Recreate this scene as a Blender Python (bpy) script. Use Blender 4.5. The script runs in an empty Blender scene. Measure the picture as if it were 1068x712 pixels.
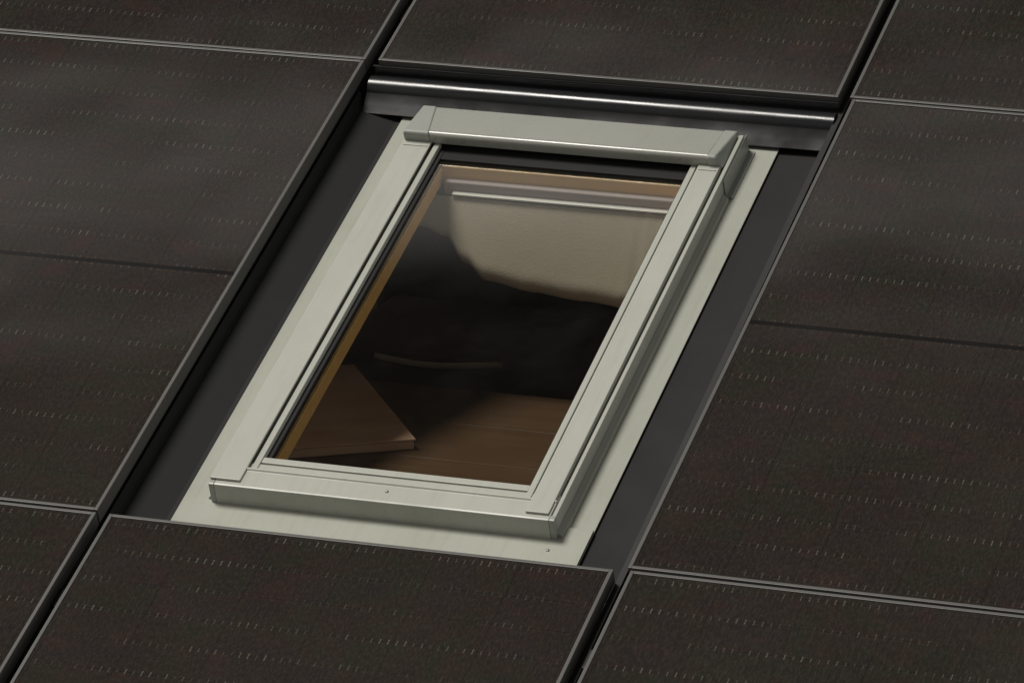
import bpy, bmesh, math, random
from mathutils import Vector, Matrix

random.seed(7)
S = bpy.context.scene
COL = S.collection

# ------------------------------------------------------------------ roof frame
# roof coordinates: u along the eaves, v up the slope, z out of the roof (0 = top of the solar panels)
PITCH = math.radians(21.59)
ORG = Vector((0.0, 0.0, 6.0))
RM = Matrix.Rotation(PITCH, 4, 'X')
def W(u, v, z): return ORG + RM.to_3x3() @ Vector((u, v, z))

# ------------------------------------------------------------------ mesh helpers
class MB:
    def __init__(s): s.v = []; s.f = []; s.m = []
    def add(s, verts, faces, m=0):
        o = len(s.v); s.v += [tuple(p) for p in verts]
        s.f += [[i + o for i in f] for f in faces]; s.m += [m] * len(faces)
        return s
    def box(s, x0, x1, y0, y1, z0, z1, m=0):
        v = [(x0,y0,z0),(x1,y0,z0),(x1,y1,z0),(x0,y1,z0),(x0,y0,z1),(x1,y0,z1),(x1,y1,z1),(x0,y1,z1)]
        return s.add(v, [(3,2,1,0),(4,5,6,7),(0,1,5,4),(1,2,6,5),(2,3,7,6),(3,0,4,7)], m)
    def prism_u(s, prof, u0, u1, m=0, u0b=None, u1b=None):
        """closed profile of (v, z) points swept along u"""
        n = len(prof)
        a = [(u0 if u0b is None else u0b(p), p[0], p[1]) for p in prof]
        b = [(u1 if u1b is None else u1b(p), p[0], p[1]) for p in prof]
        f = [tuple(range(n)), tuple(range(2*n-1, n-1, -1))]
        f += [(i, i+n, (i+1) % n + n, (i+1) % n) for i in range(n)]
        return s.add(a + b, f, m)
    def prism_v(s, prof, v0, v1, m=0):
        """closed profile of (u, z) points swept along v"""
        n = len(prof)
        a = [(p[0], v0, p[1]) for p in prof]; b = [(p[0], v1, p[1]) for p in prof]
        f = [tuple(range(n)), tuple(range(2*n-1, n-1, -1))]
        f += [(i, i+n, (i+1) % n + n, (i+1) % n) for i in range(n)]
        return s.add(a + b, f, m)
    def prism_z(s, prof, z0, z1, m=0):
        n = len(prof)
        a = [(p[0], p[1], z0) for p in prof]; b = [(p[0], p[1], z1) for p in prof]
        f = [tuple(range(n-1, -1, -1)), tuple(range(n, 2*n))]
        f += [(i, (i+1) % n, (i+1) % n + n, i+n) for i in range(n)]
        return s.add(a + b, f, m)
    def tube(s, pts, r, n=10, m=0):
        pts = [Vector(p) for p in pts]; rings = []
        for i, p in enumerate(pts):
            t = (pts[min(i+1, len(pts)-1)] - pts[max(i-1, 0)]).normalized()
            a = t.orthogonal().normalized(); b = t.cross(a)
            rings.append([p + r*(math.cos(2*math.pi*k/n)*a + math.sin(2*math.pi*k/n)*b) for k in range(n)])
        v = [q for ring in rings for q in ring]; f = []
        for i in range(len(pts)-1):
            for k in range(n):
                f.append((i*n+k, i*n+(k+1) % n, (i+1)*n+(k+1) % n, (i+1)*n+k))
        f += [tuple(range(n-1, -1, -1)), tuple(range((len(pts)-1)*n, len(pts)*n))]
        return s.add(v, f, m)
    def build(s, name, mats, parent=None, bevel=0.0, smooth=False, seg=2):
        me = bpy.data.meshes.new(name)
        me.from_pydata(s.v, [], s.f)
        if not isinstance(mats, (list, tuple)): mats = [mats]
        for m in mats: me.materials.append(m)
        for p, mi in zip(me.polygons, s.m): p.material_index = mi
        bm = bmesh.new(); bm.from_mesh(me)
        bmesh.ops.recalc_face_normals(bm, faces=bm.faces)
        bm.to_mesh(me); bm.free()
        if smooth:
            for p in me.polygons: p.use_smooth = True
        o = bpy.data.objects.new(name, me); COL.objects.link(o)
        if parent: o.parent = parent
        if bevel:
            b = o.modifiers.new('bevel', 'BEVEL'); b.width = bevel; b.segments = seg
            b.limit_method = 'ANGLE'; b.angle_limit = math.radians(35)
            b.harden_normals = False
        return o

def tag(o, label=None, cat=None, group=None, kind=None):
    if label: o['label'] = label
    if cat: o['category'] = cat
    if group: o['group'] = group
    if kind: o['kind'] = kind
    return o

def empty_roof(name, u, v, z, rot=0.0):
    o = bpy.data.objects.new(name, None); COL.objects.link(o)
    o.empty_display_size = 0.1
    o.matrix_world = Matrix.Translation(W(u, v, z)) @ RM @ Matrix.Rotation(rot, 4, 'Z')
    return o

def empty_world(name, x, y, z, rot=0.0):
    o = bpy.data.objects.new(name, None); COL.objects.link(o)
    o.empty_display_size = 0.1
    o.matrix_world = Matrix.Translation(Vector((x, y, z))) @ Matrix.Rotation(rot, 4, 'Z')
    return o

def shift(mb, du, dv, dz):
    mb.v = [(a+du, b+dv, c+dz) for a, b, c in mb.v]; return mb

# ------------------------------------------------------------------ materials
class NT:
    """small node-expression helper"""
    def __init__(s, name):
        s.mat = bpy.data.materials.new(name); s.mat.use_nodes = True
        s.t = s.mat.node_tree; s.t.nodes.clear()
        s.out = s.t.nodes.new('ShaderNodeOutputMaterial')
    def n(s, typ, **kw):
        nd = s.t.nodes.new(typ)
        for k, v in kw.items(): setattr(nd, k, v)
        return nd
    def link(s, a, b): s.t.links.new(a, b)
    def put(s, sock, v):
        if isinstance(v, bpy.types.NodeSocket): s.link(v, sock)
        else:
            if sock.type == 'RGBA' and len(v) == 3: v = (*v, 1)
            sock.default_value = v
    def math(s, op, a, b=None, c=None, clamp=False):
        nd = s.n('ShaderNodeMath', operation=op); nd.use_clamp = clamp
        s.put(nd.inputs[0], a)
        if b is not None: s.put(nd.inputs[1], b)
        if c is not None: s.put(nd.inputs[2], c)
        return nd.outputs[0]
    def mix(s, f, a, b):
        nd = s.n('ShaderNodeMix', data_type='RGBA')
        s.put(nd.inputs['Factor'], f); s.put(nd.inputs[6], a); s.put(nd.inputs[7], b)
        return nd.outputs[2]
    def noise(s, vec, scale, detail=3, rough=0.5, out='Fac'):
        nd = s.n('ShaderNodeTexNoise'); s.link(vec, nd.inputs['Vector'])
        nd.inputs['Scale'].default_value = scale; nd.inputs['Detail'].default_value = detail
        nd.inputs['Roughness'].default_value = rough
        return nd.outputs[out]
    def ramp(s, f, lo, hi, a=0.0, b=1.0):
        nd = s.n('ShaderNodeMapRange'); s.put(nd.inputs[0], f)
        nd.inputs[1].default_value = lo; nd.inputs[2].default_value = hi
        nd.inputs[3].default_value = a; nd.inputs[4].default_value = b
        return nd.outputs[0]
    def coord(s, kind='Object'):
        return s.n('ShaderNodeTexCoord').outputs[kind]
    def scale(s, vec, sc):
        nd = s.n('ShaderNodeVectorMath', operation='MULTIPLY'); s.link(vec, nd.inputs[0]); nd.inputs[1].default_value = sc
        return nd.outputs[0]
    def addv(s, vec, b):
        nd = s.n('ShaderNodeVectorMath', operation='ADD'); s.link(vec, nd.inputs[0]); s.put(nd.inputs[1], b)
        return nd.outputs[0]
    def bump(s, h, strength, dist):
        nd = s.n('ShaderNodeBump'); s.link(h, nd.inputs['Height'])
        nd.inputs['Strength'].default_value = strength; nd.inputs['Distance'].default_value = dist
        return nd.outputs[0]
    def principled(s, **kw):
        nd = s.n('ShaderNodeBsdfPrincipled')
        for k, v in kw.items(): s.put(nd.inputs[k.replace('_', ' ')], v)
        return nd
    def done(s, sh): s.link(sh, s.out.inputs[0]); return s.mat

def mat_painted(name, col, rough=0.4, dirt=0.25, spec=0.5, metal=0.0, streak=True, bumpy=0.15):
    t = NT(name); c = t.coord()
    n1 = t.noise(c, 5.0, 4, 0.6)
    n2 = t.noise(t.scale(c, (60, 4, 30)), 1.0, 3, 0.6) if streak else t.noise(c, 40, 3)
    n3 = t.noise(c, 420, 2, 0.7)
    d = t.math('ADD', t.math('MULTIPLY', t.ramp(n1, .42, .72), .6), t.math('MULTIPLY', t.ramp(n2, .5, .8), .5))
    dk = tuple(x * (0.62 if i < 2 else 0.55) for i, x in enumerate(col))
    base = t.mix(t.math('MULTIPLY', d, dirt), col, dk)
    base = t.mix(t.math('MULTIPLY', t.ramp(n3, .55, .75), .10), base, tuple(min(1, x*1.3) for x in col))
    r = t.math('ADD', t.ramp(n1, .3, .7, rough - .06, rough + .08), 0.0)
    p = t.principled(Base_Color=base, Roughness=r, Metallic=metal, Specular_IOR_Level=spec)
    p.inputs['Normal'].default_value = (0, 0, 0)
    t.link(t.bump(t.math('ADD', t.noise(c, 9, 2), t.math('MULTIPLY', n3, .08)), bumpy, 0.004), p.inputs['Normal'])
    return t.done(p.outputs[0])

M_ALU   = mat_painted('pale_coated_aluminium', (0.46, 0.472, 0.425), 0.36, 0.42)
M_HOOD  = mat_painted('dimmed_coated_aluminium', (0.33, 0.338, 0.305), 0.24, 0.22, 0.8)  # hood base darkened to mimic the dimmer sky its tilt reflects
M_ALU2  = mat_painted('pale_coated_flashing', (0.425, 0.438, 0.380), 0.45, 0.5, bumpy=0.35)
M_CAP   = mat_painted('grey_cap_plastic', (0.33, 0.345, 0.315), 0.36, 0.2)
M_GASK  = mat_painted('black_rubber', (0.012, 0.012, 0.012), 0.6, 0.2, 0.3)
M_BLACKF= mat_painted('black_lacquered_sheet', (0.020, 0.020, 0.022), 0.215, 0.35, 0.5, bumpy=0.3)
M_STRIP = mat_painted('dark_grey_sheet', (0.0165, 0.0168, 0.0175), 0.6, 0.35, 0.25, bumpy=0.3)
M_FRAME = mat_painted('anodised_panel_frame', (0.105, 0.102, 0.097), 0.36, 0.35, 0.6, bumpy=0.1)
M_RAIL  = mat_painted('dull_black_rail', (0.02, 0.02, 0.02), 0.5, 0.3, 0.4)
M_STEEL = mat_painted('dull_steel', (0.30, 0.30, 0.29), 0.35, 0.2, 0.5, metal=0.8)

def mat_cells():
    """matt black half-cut solar cells under glass; object space, panel centred on its origin"""
    t = NT('solar_cells_under_glass'); c = t.coord()
    sep = t.n('ShaderNodeSeparateXYZ'); t.link(c, sep.inputs[0])
    X, Y = sep.outputs[0], sep.outputs[1]
    rnd = t.n('ShaderNodeObjectInfo').outputs['Random']
    comb = t.n('ShaderNodeCombineXYZ'); t.put(comb.inputs[0], t.math('MULTIPLY', rnd, 37.0)); t.put(comb.inputs[1], t.math('MULTIPLY', rnd, 91.0)); t.put(comb.inputs[2], t.math('MULTIPLY', rnd, 13.0))
    cr = t.addv(c, comb.outputs[0])
    CW, CH, MID = 0.1835, 0.0925, 0.007
    # columns
    cx = t.math('DIVIDE', t.math('ADD', X, 3*CW), CW)
    fx = t.math('FRACT', cx); ix = t.math('FLOOR', cx)
    # rows: mirrored about the middle seam
    ay = t.math('SUBTRACT', t.math('ABSOLUTE', Y), MID)
    cy = t.math('DIVIDE', ay, CH)
    fy = t.math('FRACT', cy)
    iy = t.math('FLOOR', t.math('DIVIDE', t.math('ADD', Y, 20*CH), CH))
    seam = t.math('LESS_THAN', ay, 0.0)
    sgn = t.math('ABSOLUTE', t.math('SUBTRACT', fx, .5))
    colgap = t.math('GREATER_THAN', sgn, 0.5 - 0.0010/CW)
    rowd = t.math('MULTIPLY', t.math('SUBTRACT', 0.5, t.math('ABSOLUTE', t.math('SUBTRACT', fy, .5))), CH)  # metres to row edge
    rowgap = t.math('LESS_THAN', rowd, 0.0008)
    # busbars
    NB = 10.0
    bx = t.math('MULTIPLY', fx, NB)
    bd = t.math('MULTIPLY', t.math('ABSOLUTE', t.math('SUBTRACT', t.math('FRACT', bx), .5)), CW/NB)
    ib = t.math('FLOOR', t.math('MULTIPLY', cx, NB))
    bus = t.math('LESS_THAN', bd, 0.00045)
    wn = t.n('ShaderNodeTexWhiteNoise', noise_dimensions='3D')
    cb = t.n('ShaderNodeCombineXYZ'); t.put(cb.inputs[0], ib); t.put(cb.inputs[1], iy); t.put(cb.inputs[2], t.math('MULTIPLY', rnd, 50.0))
    t.link(cb.outputs[0], wn.inputs['Vector']); w = wn.outputs['Value']
    clump = t.noise(t.scale(cr, (4.0, 11.0, 1)), 1.0, 3, 0.6)
    amp = t.math('MULTIPLY', t.ramp(w, .0, 1.0, 0.35, 1.0), t.ramp(clump, .40, .60, 0.06, 1.0), clamp=True)
    padlen = t.math('MULTIPLY_ADD', w, 0.006, 0.003)
    pad = t.math('MULTIPLY', t.math('LESS_THAN', bd, 0.0012), t.math('LESS_THAN', rowd, padlen))
    pad = t.math('MULTIPLY', pad, amp)
    # cell tints
    wc = t.n('ShaderNodeTexWhiteNoise', noise_dimensions='3D')
    cc = t.n('ShaderNodeCombineXYZ'); t.put(cc.inputs[0], ix); t.put(cc.inputs[1], iy); t.put(cc.inputs[2], t.math('MULTIPLY', rnd, 71.0))
    t.link(cc.outputs[0], wc.inputs['Vector'])
    tint = t.math('ADD', t.math('MULTIPLY', wc.outputs['Value'], .25), t.math('MULTIPLY', t.noise(t.scale(cr, (8, 11, 1)), 1.0, 3, .6), .95))
    cr_ = t.n('ShaderNodeValToRGB'); t.link(tint, cr_.inputs[0])
    e = cr_.color_ramp.elements
    e[0].position = .36; e[0].color = (.0200, .0170, .0156, 1)
    e[1].position = .84; e[1].color = (.0300, .0180, .0165, 1)
    for p, col in ((.46, (.0195, .0200, .0150, 1)), (.58, (.0245, .0175, .0150, 1)), (.70, (.0205, .0175, .0168, 1))):
        q = e.new(p); q.color = col
    base = cr_.outputs[0]
    fine = t.noise(t.scale(cr, (230, 70, 1)), 1.0, 2, .7)
    base = t.mix(t.ramp(fine, .42, .72, 0, .75), base, (.043, .036, .031))
    base = t.mix(t.math('MULTIPLY', bus, .12), base, (.075, .068, .06))
    base = t.mix(t.math('MULTIPLY', pad, .46), base, (.26, .24, .21))
    base = t.mix(t.math('MULTIPLY', t.math('MAXIMUM', colgap, rowgap), .6), base, (.012, .011, .010))
    base = t.mix(seam, base, (.009, .008, .008))
    # dust: thin film, heavier in patches
    dust = t.math('MULTIPLY', t.ramp(t.noise(cr, 2.3, 5, .62), .40, .75), 0.035)
    sm = t.math('MULTIPLY', t.ramp(t.noise(t.scale(cr, (3.0, 6.0, 1)), 1.0, 4, .6), .70, .78), .06)
    base = t.mix(t.math('ADD', dust, sm), base, (.22, .20, .17))
    rough = t.ramp(t.noise(cr, 3.0, 4, .6), .3, .7, .05, .09)
    p = t.principled(Base_Color=base, Roughness=rough, IOR=1.40)
    wav = t.math('ADD', t.noise(cr, 2.2, 1, .4), t.math('MULTIPLY', t.noise(cr, 300, 2, .6), .004))
    t.link(t.bump(wav, 0.5, 0.006), p.inputs['Normal'])
    return t.done(p.outputs[0])
M_CELL = mat_cells()

def mat_glass():
    t = NT('insulating_glass'); c = t.coord()
    fr = t.n('ShaderNodeFresnel'); fr.inputs['IOR'].default_value = 1.5
    nb = t.bump(t.noise(c, 2.0, 1, .4), .25, .004)
    t.link(nb, fr.inputs['Normal'])
    gl = t.n('ShaderNodeBsdfGlossy'); gl.inputs['Roughness'].default_value = .02; gl.inputs['Color'].default_value = (.95, .97, .95, 1)
    t.link(nb, gl.inputs['Normal'])
    tr = t.n('ShaderNodeBsdfTransparent'); tr.inputs['Color'].default_value = (.92, .93, .89, 1)
    df = t.n('ShaderNodeBsdfDiffuse'); df.inputs['Color'].default_value = (.5, .48, .42, 1)
    m0 = t.n('ShaderNodeMixShader'); t.link(t.ramp(t.noise(c, 7, 5, .65), .45, .8, .0, .012), m0.inputs[0]); t.link(tr.outputs[0], m0.inputs[1]); t.link(df.outputs[0], m0.inputs[2])
    m = t.n('ShaderNodeMixShader'); t.link(t.math('MULTIPLY', fr.outputs[0], 1.9, clamp=True), m.inputs[0]); t.link(m0.outputs[0], m.inputs[1]); t.link(gl.outputs[0], m.inputs[2])
    geo = t.n('ShaderNodeNewGeometry')
    mb_ = t.n('ShaderNodeMixShader'); t.link(geo.outputs['Backfacing'], mb_.inputs[0]); t.link(m.outputs[0], mb_.inputs[1])
    tr2 = t.n('ShaderNodeBsdfTransparent'); t.link(tr2.outputs[0], mb_.inputs[2])
    return t.done(mb_.outputs[0])
M_GLASS = mat_glass()

def mat_wood(name, a, b, sc=(3, 40, 40), rough=.45, spec=.4):
    t = NT(name); c = t.coord()
    n1 = t.noise(t.scale(c, sc), 1.0, 5, .6); n2 = t.noise(c, 3.0, 3)
    base = t.mix(t.ramp(t.math('ADD', n1, t.math('MULTIPLY', n2, .5)), .5, 1.0), a, b)
    p = t.principled(Base_Color=base, Roughness=rough, Specular_IOR_Level=spec)
    t.link(t.bump(n1, .2, .002), p.inputs['Normal'])
    return t.done(p.outputs[0])
M_PINE  = mat_wood('varnished_pine', (.88, .57, .21), (.76, .45, .15))
M_BROWN = mat_wood('brown_boards', (.105, .058, .030), (.07, .036, .018), (3, 40, 3))
M_BROWN2= mat_wood('brown_boards_pale', (.52, .36, .26), (.40, .26, .18), (40, 3, 3))
M_BROWN3 = mat_wood('brown_reflection_tone', (.60, .40, .28), (.46, .29, .19), (6, 14, 6), .7, .2)
M_FLOOR = mat_wood('oak_floor', (.26, .15, .08), (.17, .09, .045), (3, 30, 3))

def mat_matte(name, col, var=.25, sc=6, rough=.85, bump=.2, bsc=90):
    t = NT(name); c = t.coord()
    base = t.mix(t.ramp(t.noise(c, sc, 4, .6), .3, .75, 0, var), col, tuple(x*.5 for x in col))
    p = t.principled(Base_Color=base, Roughness=rough, Specular_IOR_Level=.25)
    t.link(t.bump(t.noise(c, bsc, 3, .6), bump, .003), p.inputs['Normal'])
    return t.done(p.outputs[0])
M_PLASTER = mat_matte('lime_plaster', (.66, .60, .50))
M_REFL_SHEET = mat_matte('beige_reflection_sheet', (.45, .40, .33), .2, 5, .95, .3, 220)
M_DARKF = mat_matte('dark_upholstery', (.018, .012, .009), .3, 8, .8, .3, 150)
M_SEAT = mat_matte('grey_brown_upholstery', (.17, .13, .125), .3, 8, .8, .3, 150)
M_PIPING = mat_matte('pale_piping', (.80, .77, .70), .05)
M_WALL = mat_matte('render_wall', (.55, .52, .46), .2, 2, .9, .4, 40)
M_GRASS = mat_matte('gravel_yard', (.085, .083, .078), .5, .5, .95, .5, 8)
M_WHITE = mat_painted('white_lacquer', (.74, .72, .70), .35, .1, streak=False)
M_LILAC = mat_matte('blind_cloth', (.42, .36, .36), .15, 5, .9, .2, 300)

def mat_slate():
    t = NT('dark_roof_slates'); c = t.coord()
    br = t.n('ShaderNodeTexBrick'); t.link(c, br.inputs['Vector'])
    br.inputs['Color1'].default_value = (.022, .022, .024, 1); br.inputs['Color2'].default_value = (.035, .034, .034, 1); br.inputs['Mortar'].default_value = (.006, .006, .006, 1)
    br.inputs['Scale'].default_value = 1.0; br.inputs['Brick Width'].default_value = .30; br.inputs['Row Height'].default_value = .22; br.inputs['Mortar Size'].default_value = .004
    p = t.principled(Base_Color=t.mix(t.ramp(t.noise(c, 5, 4), .4, .8, 0, .4), br.outputs[0], (.05, .048, .042)), Roughness=.6)
    t.link(t.bump(br.outputs['Fac'], -.4, .006), p.inputs['Normal'])
    return t.done(p.outputs[0])
M_SLATE = mat_slate()

# ------------------------------------------------------------------ ground
g = MB().add([(-600,-600,0),(600,-600,0),(600,600,0),(-600,600,0)], [(0,1,2,3)]).build('ground', M_GRASS)
g['kind'] = 'structure'

# ------------------------------------------------------------------ house
house = empty_world('house', 0, 0, 0)
tag(house, 'house under the dark roof that carries the solar panels and the window', 'house')
cp, sp = math.cos(PITCH), math.sin(PITCH)
ZD = -0.095                      # top of the roof deck in roof coordinates
TH = 0.24
UL = [-4.6, -2.75, -1.85, -0.69, 0.43, 4.6]
VL = [-3.6, -0.71, 0.98, 1.7, 3.2, 4.7]
CUT = (-.385, .355, -.63, .60)   # window opening in the outer face
holes = {(3, 1), (1, 3)}  # second hole is an added, unseen opening that lets sun into the attic
mb = MB()
for i in range(5):
    for j in range(5):
        if (i, j) == (3, 1):
            # splayed opening: narrow at the top, wide inside
            a, b, c_, d = UL[i], UL[i+1], VL[j], VL[j+1]; p, q, r_, t_ = CUT
            mb.add([(a,c_,ZD),(b,c_,ZD),(b,d,ZD),(a,d,ZD),(p,r_,ZD),(q,r_,ZD),(q,t_,ZD),(p,t_,ZD)], [(0,1,5,4),(1,2,6,5),(2,3,7,6),(3,0,4,7)], 0)
            mb.add([(a,c_,ZD-.012),(b,c_,ZD-.012),(b,d,ZD-.012),(a,d,ZD-.012),(p,r_,ZD-.012),(q,r_,ZD-.012),(q,t_,ZD-.012),(p,t_,ZD-.012)], [(4,5,1,0),(5,6,2,1),(6,7,3,2),(7,4,0,3)], 1)
        if (i, j) in holes: continue
        a, b, c_, d = UL[i], UL[i+1], VL[j], VL[j+1]
        mb.add([(a,c_,ZD),(b,c_,ZD),(b,d,ZD),(a,d,ZD)], [(0,1,2,3)], 0)
        mb.add([(a,c_,ZD-TH),(b,c_,ZD-TH),(b,d,ZD-TH),(a,d,ZD-TH)], [(3,2,1,0)], 1)
        for (di, dj, p, q) in ((-1,0,(a,c_),(a,d)),(1,0,(b,c_),(b,d)),(0,-1,(a,c_),(b,c_)),(0,1,(a,d),(b,d))):
            ni, nj = i+di, j+dj
            if (ni, nj) in holes or not (0 <= ni < 5 and 0 <= nj < 5):
                mb.add([(*p,ZD),(*q,ZD),(*q,ZD-TH),(*p,ZD-TH)], [(0,1,2,3)], 1)
deck = mb.build('roof', [M_SLATE, M_PLASTER], house)
deck.matrix_parent_inverse = Matrix.Identity(4)
deck.matrix_basis = Matrix.Translation(ORG) @ RM
ridge = W(0, 4.7, ZD)
eave = W(0, -3.3, ZD-TH)
YB = ridge.y + 4.2                # far side of the house
# far roof slope
a0 = ridge; 
MB().add([(-4.6, ridge.y, ridge.z), (4.6, ridge.y, ridge.z), (4.6, YB+.4, ridge.z-4.6*math.tan(PITCH)), (-4.6, YB+.4, ridge.z-4.6*math.tan(PITCH)),
          (-4.6, ridge.y, ridge.z-.26), (4.6, ridge.y, ridge.z-.26), (4.6, YB+.4, ridge.z-.26-4.6*math.tan(PITCH)), (-4.6, YB+.4, ridge.z-.26-4.6*math.tan(PITCH))],
         [(0,1,2,3),(7,6,5,4),(0,4,5,1),(1,5,6,2),(2,6,7,3),(3,7,4,0)]).build('rear_roof', M_SLATE, house)
# walls
def slab(x0, x1, y0, y1, z0, z1, nm, m): return MB().box(x0, x1, y0, y1, z0, z1).build(nm, m, house)
slab(-4.3, 4.3, eave.y, eave.y+.25, 0, eave.z-.02, 'front_wall', M_WALL)
slab(-4.3, 4.3, YB-.25, YB, 0, ridge.z-.30-4.2*math.tan(PITCH), 'rear_wall', M_WALL)
prof = [(eave.y+.26, 0), (YB-.26, 0), (YB-.26, ridge.z-.30-3.94*math.tan(PITCH)), (ridge.y, ridge.z-.30), (eave.y+.26, eave.z+.08)]
MB().prism_u(prof, 4.05, 4.3).build('gable_wall', M_WALL, house)
# left gable with an added, unseen wide window that brightens the attic
GY0, GY1, GZ0, GZ1 = .2, 3.2, 4.95, 5.75
def rz(y): return ridge.z - .30 - (ridge.y - y)*math.tan(PITCH) if y < ridge.y else ridge.z - .30 - (y-ridge.y)*math.tan(PITCH)
gm = MB()
gm.prism_u([(eave.y+.26, 0), (GY0, 0), (GY0, rz(GY0)), (eave.y+.26, eave.z+.08)], -4.3, -4.05)
gm.prism_u([(GY1, 0), (YB-.26, 0), (YB-.26, rz(YB-.26)), (ridge.y, ridge.z-.30), (GY1, rz(GY1))], -4.3, -4.05)
gm.prism_u([(GY0+.001, 0), (GY1-.001, 0), (GY1-.001, GZ0), (GY0+.001, GZ0)], -4.3, -4.05)
gm.prism_u([(GY0+.001, GZ1), (GY1-.001, GZ1), (GY1-.001, rz(GY1)), (GY0+.001, rz(GY0)-.002)], -4.3, -4.05)
gm.build('gable_wall', M_WALL, house)
gw = MB()
for y in (GY0+.002, (GY0+GY1)/2-.03, GY1-.062): gw.box(-4.22, -4.14, y, y+.06, GZ0+.062, GZ1-.062)
gw.box(-4.22, -4.14, GY0+.002, GY1-.002, GZ0+.001, GZ0+.061); gw.box(-4.22, -4.14, GY0+.002, GY1-.002, GZ1-.061, GZ1-.001)
gwo = gw.build('added_gable_window', M_WHITE, house)
FZ = 4.86                          # attic floor
slab(-4.04, 4.04, eave.y+.26, YB-.26, FZ-.2, FZ, 'attic_floor', M_FLOOR)

# back partition, turned towards the left
pa = MB().box(-2.0, 1.2, -.05, .05, FZ+.002, FZ+3.4).build('partition', M_PLASTER, house)
pa.matrix_basis = Matrix.Translation((-1.05, 3.6, 0)) @ Matrix.Rotation(math.radians(-20), 4, 'Z')

# ------------------------------------------------------------------ solar panels
PW, PH = 1.134, 1.7276
GU, GV = 0.03250524, 0.00674759
PU, PV = PW + GU, PH + GV
def make_panel():
    root = empty_roof('solar_panel', 0, 0, 0)
    hw, hh, fw, fh = PW/2, PH/2, 0.0080, 0.035
    f = MB()
    f.box(-hw, -hw+fw, -hh, hh, -fh, 0); f.box(hw-fw, hw, -hh, hh, -fh, 0)
    f.box(-hw+fw, hw-fw, -hh, -hh+fw, -fh, 0); f.box(-hw+fw, hw-fw, hh-fw, hh, -fh, 0)
    f.build('frame', M_FRAME, root, .0009)
    MB().box(-hw+fw+.0003, hw-fw-.0003, -hh+fw+.0003, hh-fw-.0003, -.0085, -.0022).build('cell_sheet', M_CELL, root)
    # junction box on the back
    MB().box(-.05, .05, -.04, .04, -.028, -.0088).build('junction_box', M_RAIL, root, .003)
    return root
def copy_tree(o, parent=None):
    c = o.copy(); COL.objects.link(c)
    if parent: c.parent = parent
    for ch in o.children: copy_tree(ch, c)
    return c
spots = [(-1, 1, 'black solar panel cut by the top left corner of the photo'),
         (0, 1, 'black solar panel directly above the glossy black sheet and the window'),
         (1, 1, 'black solar panel cut by the top right corner of the photo'),
         (-1, 0, 'black solar panel left of the roof window, beside the dark strip'),
         (1, 0, 'black solar panel right of the roof window, beside the dark strip'),
         (-1, -1, 'black solar panel cut by the bottom left corner of the photo'),
         (0, -1, 'black solar panel below the roof window with a faint dust smudge'),
         (1, -1, 'black solar panel cut by the bottom right corner of the photo')]
tilt = {(-1,1):(.05,-.10,0), (0,1):(-.05,.1,0), (1,1):(.0,.05,-.25), (-1,0):(.12,-.18,0), (1,0):(0,.12,-.3), (-1,-1):(-.1,0,0), (0,-1):(-.1,.1,.05), (1,-1):(-.1,.1,-.25)}
proto = make_panel()
for i, (cx, cy, lab) in enumerate(spots):
    o = proto if i == 0 else copy_tree(proto)
    a, b, c_ = (math.radians(q) for q in tilt[(cx, cy)])
    o.matrix_world = Matrix.Translation(W(cx*PU, cy*PV, 0)) @ RM @ Matrix.Rotation(c_, 4, 'Z') @ Matrix.Rotation(a*.5, 4, 'X') @ Matrix.Rotation(b*.5, 4, 'Y')
    tag(o, lab, 'solar panel', 'solar panels on the roof')

# rails up the slope under the joints between the panel columns
for k, (u, lab) in enumerate(((-.624, 'dark mounting rail in the panel joint on the left of the window'),
                              (.586, 'dark mounting rail in the panel joint on the right of the window'))):
    r = empty_roof('mounting_rail', u, 0, ZD+.001)
    p = MB()
    zt = -.0375 - ZD - .001
    p.prism_v([(-.02,0),(.02,0),(.02,zt),(.006,zt),(.006,zt-.012),(-.006,zt-.012),(-.006,zt),(-.02,zt)], -2.6, 2.6)
    p.build('channel', M_RAIL, r)
    for v in (-1.5, -1.12, 1.12, 1.5):
        q = MB(); q.box(-.009 + (.004 if k else .030), .009 + (.004 if k else .030), v-.03, v+.03, zt-.006, zt+.006)
        q.build('clamp', M_RAIL, r, .002)
    tag(r, lab, 'mounting rail', 'mounting rails under the panels')
for k, u in enumerate((-1.45, 1.45)):
    r = empty_roof('mounting_rail', u, 0, ZD+.001)
    MB().prism_v([(-.02,0),(.02,0),(.02,zt),(.006,zt),(.006,zt-.012),(-.006,zt-.012),(-.006,zt),(-.02,zt)], -2.6, 2.6).build('channel', M_RAIL, r)
    tag(r, ('outer mounting rail hidden under the left column of panels', 'outer mounting rail hidden under the right column of panels')[k], 'mounting rail', 'mounting rails under the panels')

# ------------------------------------------------------------------ dark sheets beside the window
for s_, ua, ub, lab in ((-1, -.44, -.5975, 'dark grey metal sheet between the left solar panel and the pale flashing'),
                    (1, .41, .563, 'dark grey metal sheet between the pale flashing and the right solar panel')):
    o = empty_roof('side_sheet', ua, 0, -.0925)
    w_ = abs(ub-ua)
    pr = [(0,0), (w_*.35,.001), (w_-.012,.022), (w_-.004,.026), (w_-.001,.050), (w_,.050)] if s_ < 0 else [(0,0), (w_,.002), (w_,.004)]
    lo = [(x - (.002 if x > w_*.9 else 0), z-.002) for x, z in reversed(pr[:-1])] if s_ < 0 else [(0,-.002),]
    if s_ > 0: pr = [(0,0), (w_-.003,.002), (w_,.006), (w_+.002,.006), (w_+.001,.0), (0,-.002)]; lo = []
    MB().prism_v([(s_*x, z) for x, z in pr + lo], -.868, .80).build('sheet', M_STRIP, o)
    tag(o, lab, 'metal sheet', 'dark sheets beside the roof window')

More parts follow.
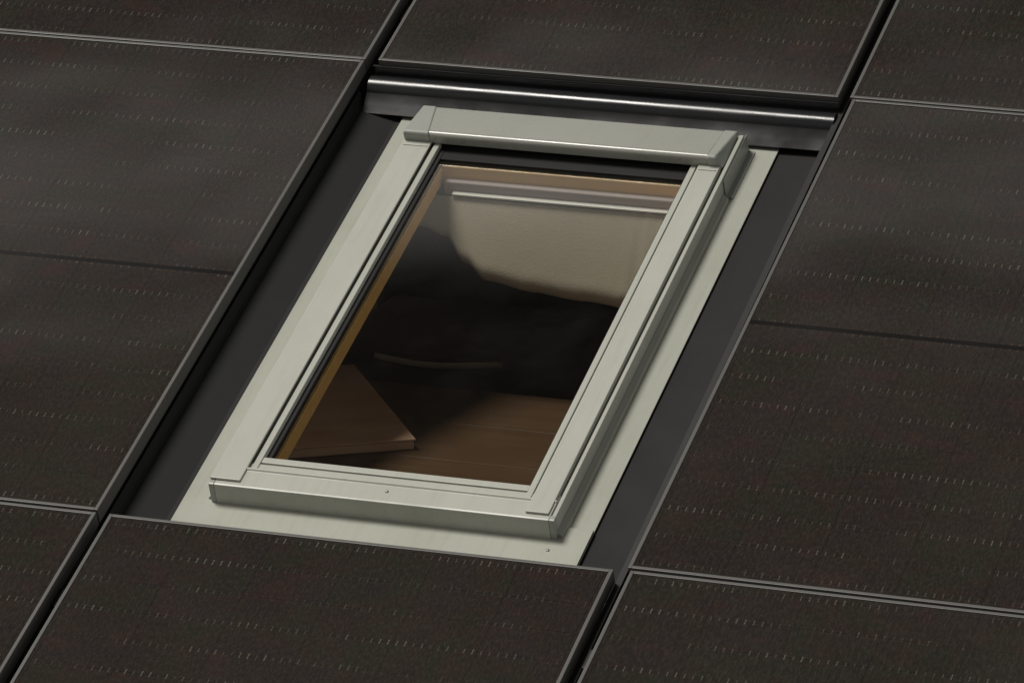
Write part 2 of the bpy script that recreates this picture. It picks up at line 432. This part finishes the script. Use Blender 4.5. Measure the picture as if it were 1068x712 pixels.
# ------------------------------------------------------------------ glossy black sheet above the window
o = empty_roof('ridge_flashing', 0, .81, -.08)
prof = [(.757,-.0775),(.757,-.0745),(.779,-.0625),(.799,-.0512)]
# rolled bead
cx_, cz_, rr = .834, -.0605, .033
for k in range(0, 15):
    a = math.radians(158 - k*9)
    prof.append((cx_ + rr*math.cos(a), cz_ + rr*math.sin(a)))
prof += [(.8645,-.038),(.8645,-.017),(.8635,-.0140),(.869,-.0135),(.8705,-.0155),(.8675,-.020),(.868,-.0765)]
prof = [(p[0]-.81, p[1]+.08) for p in prof]
def left_cut(p): return -.580
fl = MB().prism_u(prof, -.580, .568)
fo = fl.build('sheet', M_BLACKF, o)
for p in fo.data.polygons: p.use_smooth = len(p.vertices) == 4
md = fo.modifiers.new('edge', 'EDGE_SPLIT'); md.split_angle = math.radians(24)
tag(o, 'glossy black rolled metal sheet along the head of the roof window', 'flashing')

# ------------------------------------------------------------------ roof window
UC = -0.015
rw = empty_roof('roof_window', UC, 0, -.085)
tag(rw, 'pale grey framed roof window with clear glass between the solar panels', 'roof window')
def part(mb, name, m, parent=rw, bevel=.001, **k):
    if parent is rw: shift(mb, -UC, 0, .085)
    else: shift(mb, -UC, 0, .085)
    return mb.build(name, m, parent, bevel, **k)
L = lambda h: UC - h
R = lambda h: UC + h
ZF = -.085
# flashing: side flanges, apron below
f = MB()
f.box(-.480, L(.383), -.90, .765, ZF-.0035, ZF)
f.box(R(.383), .448, -.90, .765, ZF-.0035, ZF)
fs = part(f, 'side_flashing', M_ALU2, bevel=.0008)
f = MB()
f.box(-.424, .4475, -.902, -.66, ZF+.0008, ZF+.0055)
part(f, 'apron_flashing', M_ALU2, bevel=.0008)
# standing frame with outer rail
HO, HR = .393, .384
f = MB()
f.box(L(HO), L(HR), -.690, .731, ZF, -.0292); f.box(R(HR), R(HO), -.690, .731, ZF, -.030)
f.box(L(HR), R(HR), .722, .731, ZF, -.031)
# flat top surface between rail and cover (groove bottom)
f.box(L(HR), L(.33), -.690, .722, -.075, -.046); f.box(R(.33), R(HR), -.690, .722, -.075, -.052)
fr = part(f, 'frame', M_ALU, bevel=.0012)
# lower gutter fold along the right and left foot of the frame
f = MB()
f.prism_v([(R(HO)+.0005,ZF+.0002),(R(HO)+.014,ZF+.0002),(R(HO)+.011,ZF+.010),(R(HO)+.0005,ZF+.018)], -.695, .548)
f.prism_v([(L(HO)-.0005,ZF+.0002),(L(HO)-.014,ZF+.0002),(L(HO)-.011,ZF+.010),(L(HO)-.0005,ZF+.018)], -.695, .548)
part(f, 'gutter_fold', M_ALU2, bevel=.001)
# upper side plates
for s in (1, -1):
    e = R if s > 0 else L
    f = MB()
    prof = [(e(HO)+s*.0008, ZF+.0005), (e(HO)+s*.020, ZF+.0005), (e(HO)+s*.020, ZF+.003), (e(HO)+s*.005, ZF+.008), (e(HO)+s*.003, -.036), (e(HO)+s*.0008, -.036)]
    f.prism_v(prof, .555, .742)
    part(f, 'corner_plate', M_CAP, bevel=.001)
# bottom cladding: front face, flat top, raised lip
f = MB()
prof = [(-.704, -.030), (-.700, -.0285), (-.648, -.0285), (-.645, -.0245), (-.641, -.0245), (-.639, -.0315), (-.6165, -.0325), (-.6155, -.050), (-.600, -.050), (-.600, -.070), (-.69, -.070), (-.704, ZF+.004), (-.7045, ZF+.006)]
f.prism_u(prof, L(.381), R(.381))
part(f, 'bottom_cover', M_ALU, bevel=.0008)
f = MB()
for s, e in ((-1, L), (1, R)):
    a, b = sorted((e(.3815), e(.394)))
    f.prism_u([(-.7045,-.030),(-.700,-.0283),(-.688,-.0283),(-.688,ZF+.001),(-.704,ZF+.001)], a, b)
part(f, 'corner_cap', M_CAP, bevel=.0012)
# black seal under the joint between sash and covers
f = MB()
for s, e in ((-1, L), (1, R)):
    a, b = sorted((e(.3295), e(.306)))
    f.box(a, b, -.655, .60, -.075, -.0485)
part(f, 'seal', M_GASK, bevel=0)
# side covers
for s, e in ((-1, L), (1, R)):
    a, b = sorted((e(.3255), e(.377 if s > 0 else .3945)))
    f = MB(); f.box(a, b, -.687, .60, -.0288 if s < 0 else -.0385, -.0235)
    # small fold at the foot
    f.box(a, b, -.6895, -.6872, -.0278, -.0222)
    f.box(a+.004, b-.004, .5735, .5775, -.0234, -.0212)
    part(f, 'side_cover', M_ALU, bevel=.0012)
# sash lip around the glass
f = MB()
for s, e in ((-1, L), (1, R)):
    a, b = sorted((e(.306), e(.3195)))
    f.box(a, b, -.641 if s < 0 else -.6375, .605, -.048, -.0295)
f.box(L(.3055), R(.3055), -.612, -.5935, -.048, -.0315)
part(f, 'glazing_bead', M_ALU, bevel=.0012)
# black gasket
f = MB()
for s, e in ((-1, L), (1, R)):
    a, b = sorted((e(.299 if s > 0 else .294), e(.3055)))
    f.box(a, b, -.593, .612, -.056, -.0415)
f.box(L(.294), R(.299), .556, .612, -.056, -.0425)
f.box(L(.294), R(.299), -.593, -.5905, -.056, -.0425)
part(f, 'gasket', M_GASK, bevel=.0006)
# pane
part(MB().box(L(.304), R(.304), -.592, .61, -.0495, -.0465), 'pane', M_GLASS, bevel=0)
# inner pine sash
f = MB()
f.box(L(.345), L(.293), -.64, .62, -.104, -.057); f.box(R(.299), R(.345), -.64, .62, -.104, -.057)
f.box(L(.293), R(.299), .550, .62, -.112, -.057); f.box(L(.293), R(.299), -.64, -.595, -.104, -.057)
sash = part(f, 'inner_sash', M_PINE, bevel=.003)
f = MB()
f.box(L(.2925), L(.2885), -.594, .549, -.070, -.0575)
part(f, 'glazing_strip', M_PINE, bevel=.001)
# blind rolled at the head with its white bar
f = MB(); f.box(L(.286), R(.296), .531, .5485, -.126, -.088)
part(f, 'blind', M_LILAC, bevel=.004)
f = MB(); f.box(L(.262), R(.294), .5165, .5305, -.1165, -.111)
part(f, 'blind_bar', M_WHITE, bevel=.0015)
# splayed lining boards through the roof thickness
f = MB(); f.prism_v([(L(.335), -.118), (L(.345), -.108), (L(.66), -.365), (L(.65), -.375)], -.655, .63); part(f, 'lining', M_PLASTER, bevel=.001)
f = MB(); f.prism_v([(R(.335), -.118), (R(.345), -.108), (R(.42), -.365), (R(.41), -.375)], -.655, .63); part(f, 'lining', M_PLASTER, bevel=.001)
f = MB(); f.prism_u([(.622, -.118), (.632, -.114), (.96, -.38), (.95, -.39)], L(.335), R(.335)); part(f, 'lining', M_PLASTER, bevel=.001)
f = MB(); f.prism_u([(-.635, -.112), (-.645, -.112), (-.70, -.37), (-.69, -.37)], L(.335), R(.335)); part(f, 'lining', M_PLASTER, bevel=.001)
# screws
for (u, v, z) in ((.371, -.742, ZF+.0055), (-.010, -.668, -.0285)):
    m = MB()
    n = 14; rings = [(0.0042, 0), (0.0040, .0012), (.0025, .0022), (.0008, .0025)]
    vs = [(u + r*math.cos(2*math.pi*k/n), v + r*math.sin(2*math.pi*k/n), z + h) for r, h in rings for k in range(n)]
    fs_ = [(a*n+k, a*n+(k+1) % n, (a+1)*n+(k+1) % n, (a+1)*n+k) for a in range(3) for k in range(n)] + [tuple(range(3*n, 4*n)), tuple(range(n-1, -1, -1))]
    m.add(vs, fs_); part(m, 'screw', M_STEEL, bevel=0, smooth=True)
# hood along the head
hp = [(.604,-.031),(.596,-.028),(.5935,-.014)]
for k in range(13):
    a = math.radians(178 - k*8); hp.append((.6045 + .0110*math.cos(a), -.0105 + .0110*math.sin(a)))
hp += [(.616,-.0014),(.728,-.0215),(.736,-.0265),(.738,-.045),(.70,-.045)]
jl = lambda p: L(.331 + (p[0]-.60)/.135*.030)
f = MB().prism_u(hp, 0, R(.347), u0b=lambda p: jl(p)+.0004); h_ = part(f, 'hood', M_HOOD, bevel=0)
for p in h_.data.polygons: p.use_smooth = len(p.vertices) == 4
md = h_.modifiers.new('edge', 'EDGE_SPLIT'); md.split_angle = math.radians(14)
hc = [(.602,-.033),(.594,-.029),(.5915,-.009)]
for k in range(6):
    a = math.radians(180 - k*18); hc.append((.599 + .0076*math.cos(a), -.0050 + .0076*math.sin(a)))
hc += [(.610,.0005),(.730,-.0200),(.7385,-.0255),(.7405,-.048),(.70,-.048)]
f = MB().prism_u(hc, L(.393), 0, u1b=jl); part(f, 'hood_cap', M_CAP, bevel=.003)
f = MB().prism_u(hc, R(.3472), R(.381), u1b=lambda p: R(.368) + .013*min(1, max(0, (-p[1])/.03))); part(f, 'hood_cap', M_CAP, bevel=.003)

# ------------------------------------------------------------------ sheet added behind the glass for its pale reflection
def reflection_sheet():
    nu, nv = 110, 36
    v = []; f = []
    HU = [-.42, -.33, -.27, -.215, -.16, -.05, .08, .20, .33]
    HD = [.075, .080, .098, .155, .190, .204, .217, .230, .243]
    def hem(u):
        for k in range(len(HU)-1):
            if u <= HU[k+1]:
                w = (u-HU[k])/(HU[k+1]-HU[k]); w = w*w*(3-2*w)
                return HD[k] + w*(HD[k+1]-HD[k])
        return HD[-1]
    for j in range(nv+1):
        for i in range(nu+1):
            x = i/nu; q = j/nv
            ur = -.42 + .75*x
            fold = (.2+.8*q)*(.003*math.sin(x*9) + .007*math.exp(-((x-.84)/.045)**2)*math.sin((x-.84)*120))
            h = min(1, max(0, (ur+.30)/.30)); h = h*h*(3-2*h)
            drop = hem(ur) * q
            a0 = math.asin(h * .68 + (1-h)*.74)             # the sheet bellies forward, then turns under to shade off its edge
            y, z = 0.0, 0.0
            for k in range(j):
                qq = (k+.5)/nv
                an = a0 - max(0, (qq-.74)/.26)**1.4 * 1.7
                y -= math.sin(an)*hem(ur)/nv*1.06; z -= math.cos(an)*hem(ur)/nv*1.06
            v.append((UC + ur, .520 + y + fold*.6, -.121 + z + fold))
    for j in range(nv):
        for i in range(nu):
            a = j*(nu+1)+i; f.append((a, a+1, a+nu+2, a+nu+1))
    m = MB().add(v, f)
    o = empty_roof('added_reflection_sheet', 0, .55, -.16)
    shift(m, 0, -.55, .16)
    c = m.build('reflection_sheet', M_REFL_SHEET, o, smooth=True)
    sd = c.modifiers.new('thick', 'SOLIDIFY'); sd.thickness = .002
    tag(o, 'beige sheet added for the pale reflection in the upper half of the window glass', 'reflection_sheet')
reflection_sheet()

# ------------------------------------------------------------------ things in the attic under the window
def ray_point(px, py, y):
    """where the photo pixel meets the vertical plane at this depth"""
    d = CAMR @ Vector(((px-534)/FPX, -(py-356)/FPX, -1)); k = (y-CAMP.y)/d.y
    return CAMP + d*k
import itertools
Rc = [[0.94694, -0.23527, 0.21878], [0, 0, 0], [0, 0, 0]]
def rodr(w):
    w = Vector(w); return Matrix.Rotation(w.length, 3, w.normalized())
RC = rodr((2.19908673, 0.28308952, -0.31278699)); TC = Vector((-0.05350443, -0.09848961, 12.08615499))
CROOF = -(RC.transposed() @ TC)
FPX = 5675.0
CAMP = W(*CROOF)
CAMR = RM.to_3x3() @ Matrix((RC[0], -RC[1], -RC[2])).transposed()

# camera
cam = bpy.data.cameras.new('camera'); co = bpy.data.objects.new('camera', cam); COL.objects.link(co)
co.matrix_world = Matrix.Translation(CAMP) @ CAMR.to_4x4()
cam.sensor_width = 36; cam.lens = FPX/1068*36; cam.clip_end = 3000; cam.clip_start = .1
S.camera = co

# padded seat with pale piping
YS = 1.35
p0 = ray_point(318, 357, YS); pq = ray_point(392, 366, YS); p1 = ray_point(650, 380, YS)
se = empty_world('padded_seat', p1.x-.3, YS, FZ)
def rel(p): return (p.x-se.location.x, p.y-se.location.y, p.z-se.location.z)
wx0, wx1, top = p0.x-se.location.x, p1.x-se.location.x, p0.z-FZ
MB().box(wx0, wx1+.15, 0, .62, .12, top-.12).build('seat', M_SEAT, se, .05, seg=4)
MB().box(wx0+.02, wx1+.15, .02, .60, top-.118, top).build('cushion', M_SEAT, se, .05, seg=4)
MB().box(wx0-.02, wx1+.15, .50, .72, top-.10, top+.55).build('backrest', M_DARKF, se, .07, seg=4)
pts = [(pq.x-se.location.x + .34*t, -.004-.006*math.sin(t*3), top-.014-.010*math.sin(t*4)) for t in [k/14 for k in range(15)]]
MB().tube(pts, .0075).build('piping', M_PIPING, se)
for x in (wx0+.06, wx1+.08):
    for y in (.06, .55):
        MB().box(x-.02, x+.02, y-.02, y+.02, 0, .119).build('leg', M_BROWN, se, .004)
tag(se, 'dark padded seat with pale piping dimly seen through the roof window', 'seat')

# brown desk close under the window
DX0, DX1, DY0, DY1, DZ = -1.05, .75, -.30, .52, 5.62
ch = empty_world('brown_desk', (DX0+DX1)/2, (DY0+DY1)/2, FZ)
a, b = (DX1-DX0)/2, (DY1-DY0)/2
lm = MB()
for k in range(3):
    y0 = -b + k*2*b/3
    lm.box(-a, a, y0, y0+2*b/3-.002, DZ-FZ-.03, DZ-FZ)
lm.build('desktop', M_BROWN, ch, .003)
for x in (-a+.05, a-.05):
    for y in (-b+.05, b-.05):
        MB().box(x-.03, x+.03, y-.03, y+.03, 0, DZ-FZ-.0305).build('leg', M_BROWN, ch, .004)
MB().box(-a+.09, a-.09, b-.06, b-.04, DZ-FZ-.14, DZ-FZ-.031).build('apron', M_BROWN, ch, .002)
tag(ch, 'brown wooden desk low behind the window glass', 'desk')
# flat brown box added on it for a reflection low in the glass
bx = empty_world('reflection_box', -.61, .17, DZ, math.radians(34))
MB().box(-.30, .27, -.36, .26, .0005, .022).build('body', M_BROWN3, bx, .004)
MB().box(-.303, .273, -.363, .263, .0225, .027).build('lid', M_BROWN3, bx, .002)
tag(bx, 'pale brown flat box added for the reflection in the lower left of the glass', 'box')

# ------------------------------------------------------------------ light
SUN = Vector((-.38, -.10, .92)).normalized()
sd = bpy.data.lights.new('sun', 'SUN'); sd.energy = 1.5; sd.angle = math.radians(18); sd.color = (1.0, .965, .90)
so = bpy.data.objects.new('sun', sd); COL.objects.link(so); so.location = (0, 0, 30)
so.rotation_euler = SUN.to_track_quat('Z', 'Y').to_euler()
elev = math.asin(SUN.z); az = math.atan2(SUN.x, SUN.y)
CLOUD_BAND, CLOUD_LOW, CLOUD_BASE = 1.0, .58, .045
w = bpy.data.worlds.new('World'); S.world = w; w.use_nodes = True
t = w.node_tree; t.nodes.clear()
out = t.nodes.new('ShaderNodeOutputWorld'); bg = t.nodes.new('ShaderNodeBackground'); bg.inputs[1].default_value = .06
sky = t.nodes.new('ShaderNodeTexSky'); sky.sky_type = 'NISHITA'; sky.sun_disc = False
sky.sun_elevation = elev; sky.sun_rotation = az; sky.dust_density = 4.0; sky.air_density = 1.2
hs = t.nodes.new('ShaderNodeHueSaturation'); hs.inputs['Saturation'].default_value = .22
t.links.new(sky.outputs[0], hs.inputs['Color'])
mx = t.nodes.new('ShaderNodeMix'); mx.data_type = 'RGBA'; mx.blend_type = 'MULTIPLY'; mx.inputs['Factor'].default_value = 1
t.links.new(hs.outputs[0], mx.inputs[6]); mx.inputs[7].default_value = (1.06, 1.0, .90, 1)
tc = t.nodes.new('ShaderNodeTexCoord')
def wm(op, a, b, clamp=False):
    nd = t.nodes.new('ShaderNodeMath'); nd.operation = op; nd.use_clamp = clamp
    for k, x in enumerate((a, b)):
        if isinstance(x, (int, float)): nd.inputs[k].default_value = x
        else: t.links.new(x, nd.inputs[k])
    return nd.outputs[0]
def wr(f, lo, hi, a, b):
    nd = t.nodes.new('ShaderNodeMapRange'); nd.interpolation_type = 'SMOOTHSTEP'; t.links.new(f, nd.inputs[0])
    for k, x in enumerate((lo, hi, a, b)): nd.inputs[k+1].default_value = x
    return nd.outputs[0]
sx = t.nodes.new('ShaderNodeSeparateXYZ'); t.links.new(tc.outputs['Generated'], sx.inputs[0])
nz = t.nodes.new('ShaderNodeTexNoise'); t.links.new(tc.outputs['Generated'], nz.inputs['Vector'])
nz.inputs['Scale'].default_value = 5.0; nz.inputs['Detail'].default_value = 4; nz.inputs['Roughness'].default_value = .55
# a bright bank of cloud low over the far side of the roof, grey cloud overhead
q = wm('ADD', wm('SUBTRACT', sx.outputs[2], wm('MULTIPLY', sx.outputs[0], .24)), wm('MULTIPLY', wm('SUBTRACT', nz.outputs[0], .5), .030))
band = wm('MULTIPLY', wr(q, .866, .876, 0, 1), wr(q, .891, .879, 0, 1))
side = wr(wm('ADD', wm('MULTIPLY', sx.outputs[0], -.62), wm('MULTIPLY', sx.outputs[1], .78)), .15, .5, 0, 1)
low = wr(sx.outputs[2], .72, .45, 0, 1)
cl = wm('ADD', wm('ADD', wm('MULTIPLY', wm('MULTIPLY', band, side), CLOUD_BAND), wm('MULTIPLY', wm('MULTIPLY', low, wr(wm('ADD', wm('ABSOLUTE', sx.outputs[0], 0), wm('MULTIPLY', sx.outputs[1], .5)), -.45, .9, .03, 3.2)), CLOUD_LOW)), CLOUD_BASE)
cl = wm('MULTIPLY', cl, wr(nz.outputs[0], .3, .7, .85, 1.15))
vm = t.nodes.new('ShaderNodeVectorMath'); vm.operation = 'SCALE'
t.links.new(mx.outputs[2], vm.inputs[0]); t.links.new(cl, vm.inputs['Scale'])
t.links.new(vm.outputs[0], bg.inputs[0]); t.links.new(bg.outputs[0], out.inputs[0])

S.view_settings.view_transform = 'Standard'; S.view_settings.look = 'None'
S.view_settings.exposure = 0.80; S.view_settings.gamma = 1
S.view_settings.use_curve_mapping = False
S.render.engine = 'CYCLES'
S.cycles.max_bounces = 10; S.cycles.transparent_max_bounces = 12
S.cycles.use_denoising = True
S.cycles.sample_clamp_indirect = 4.0
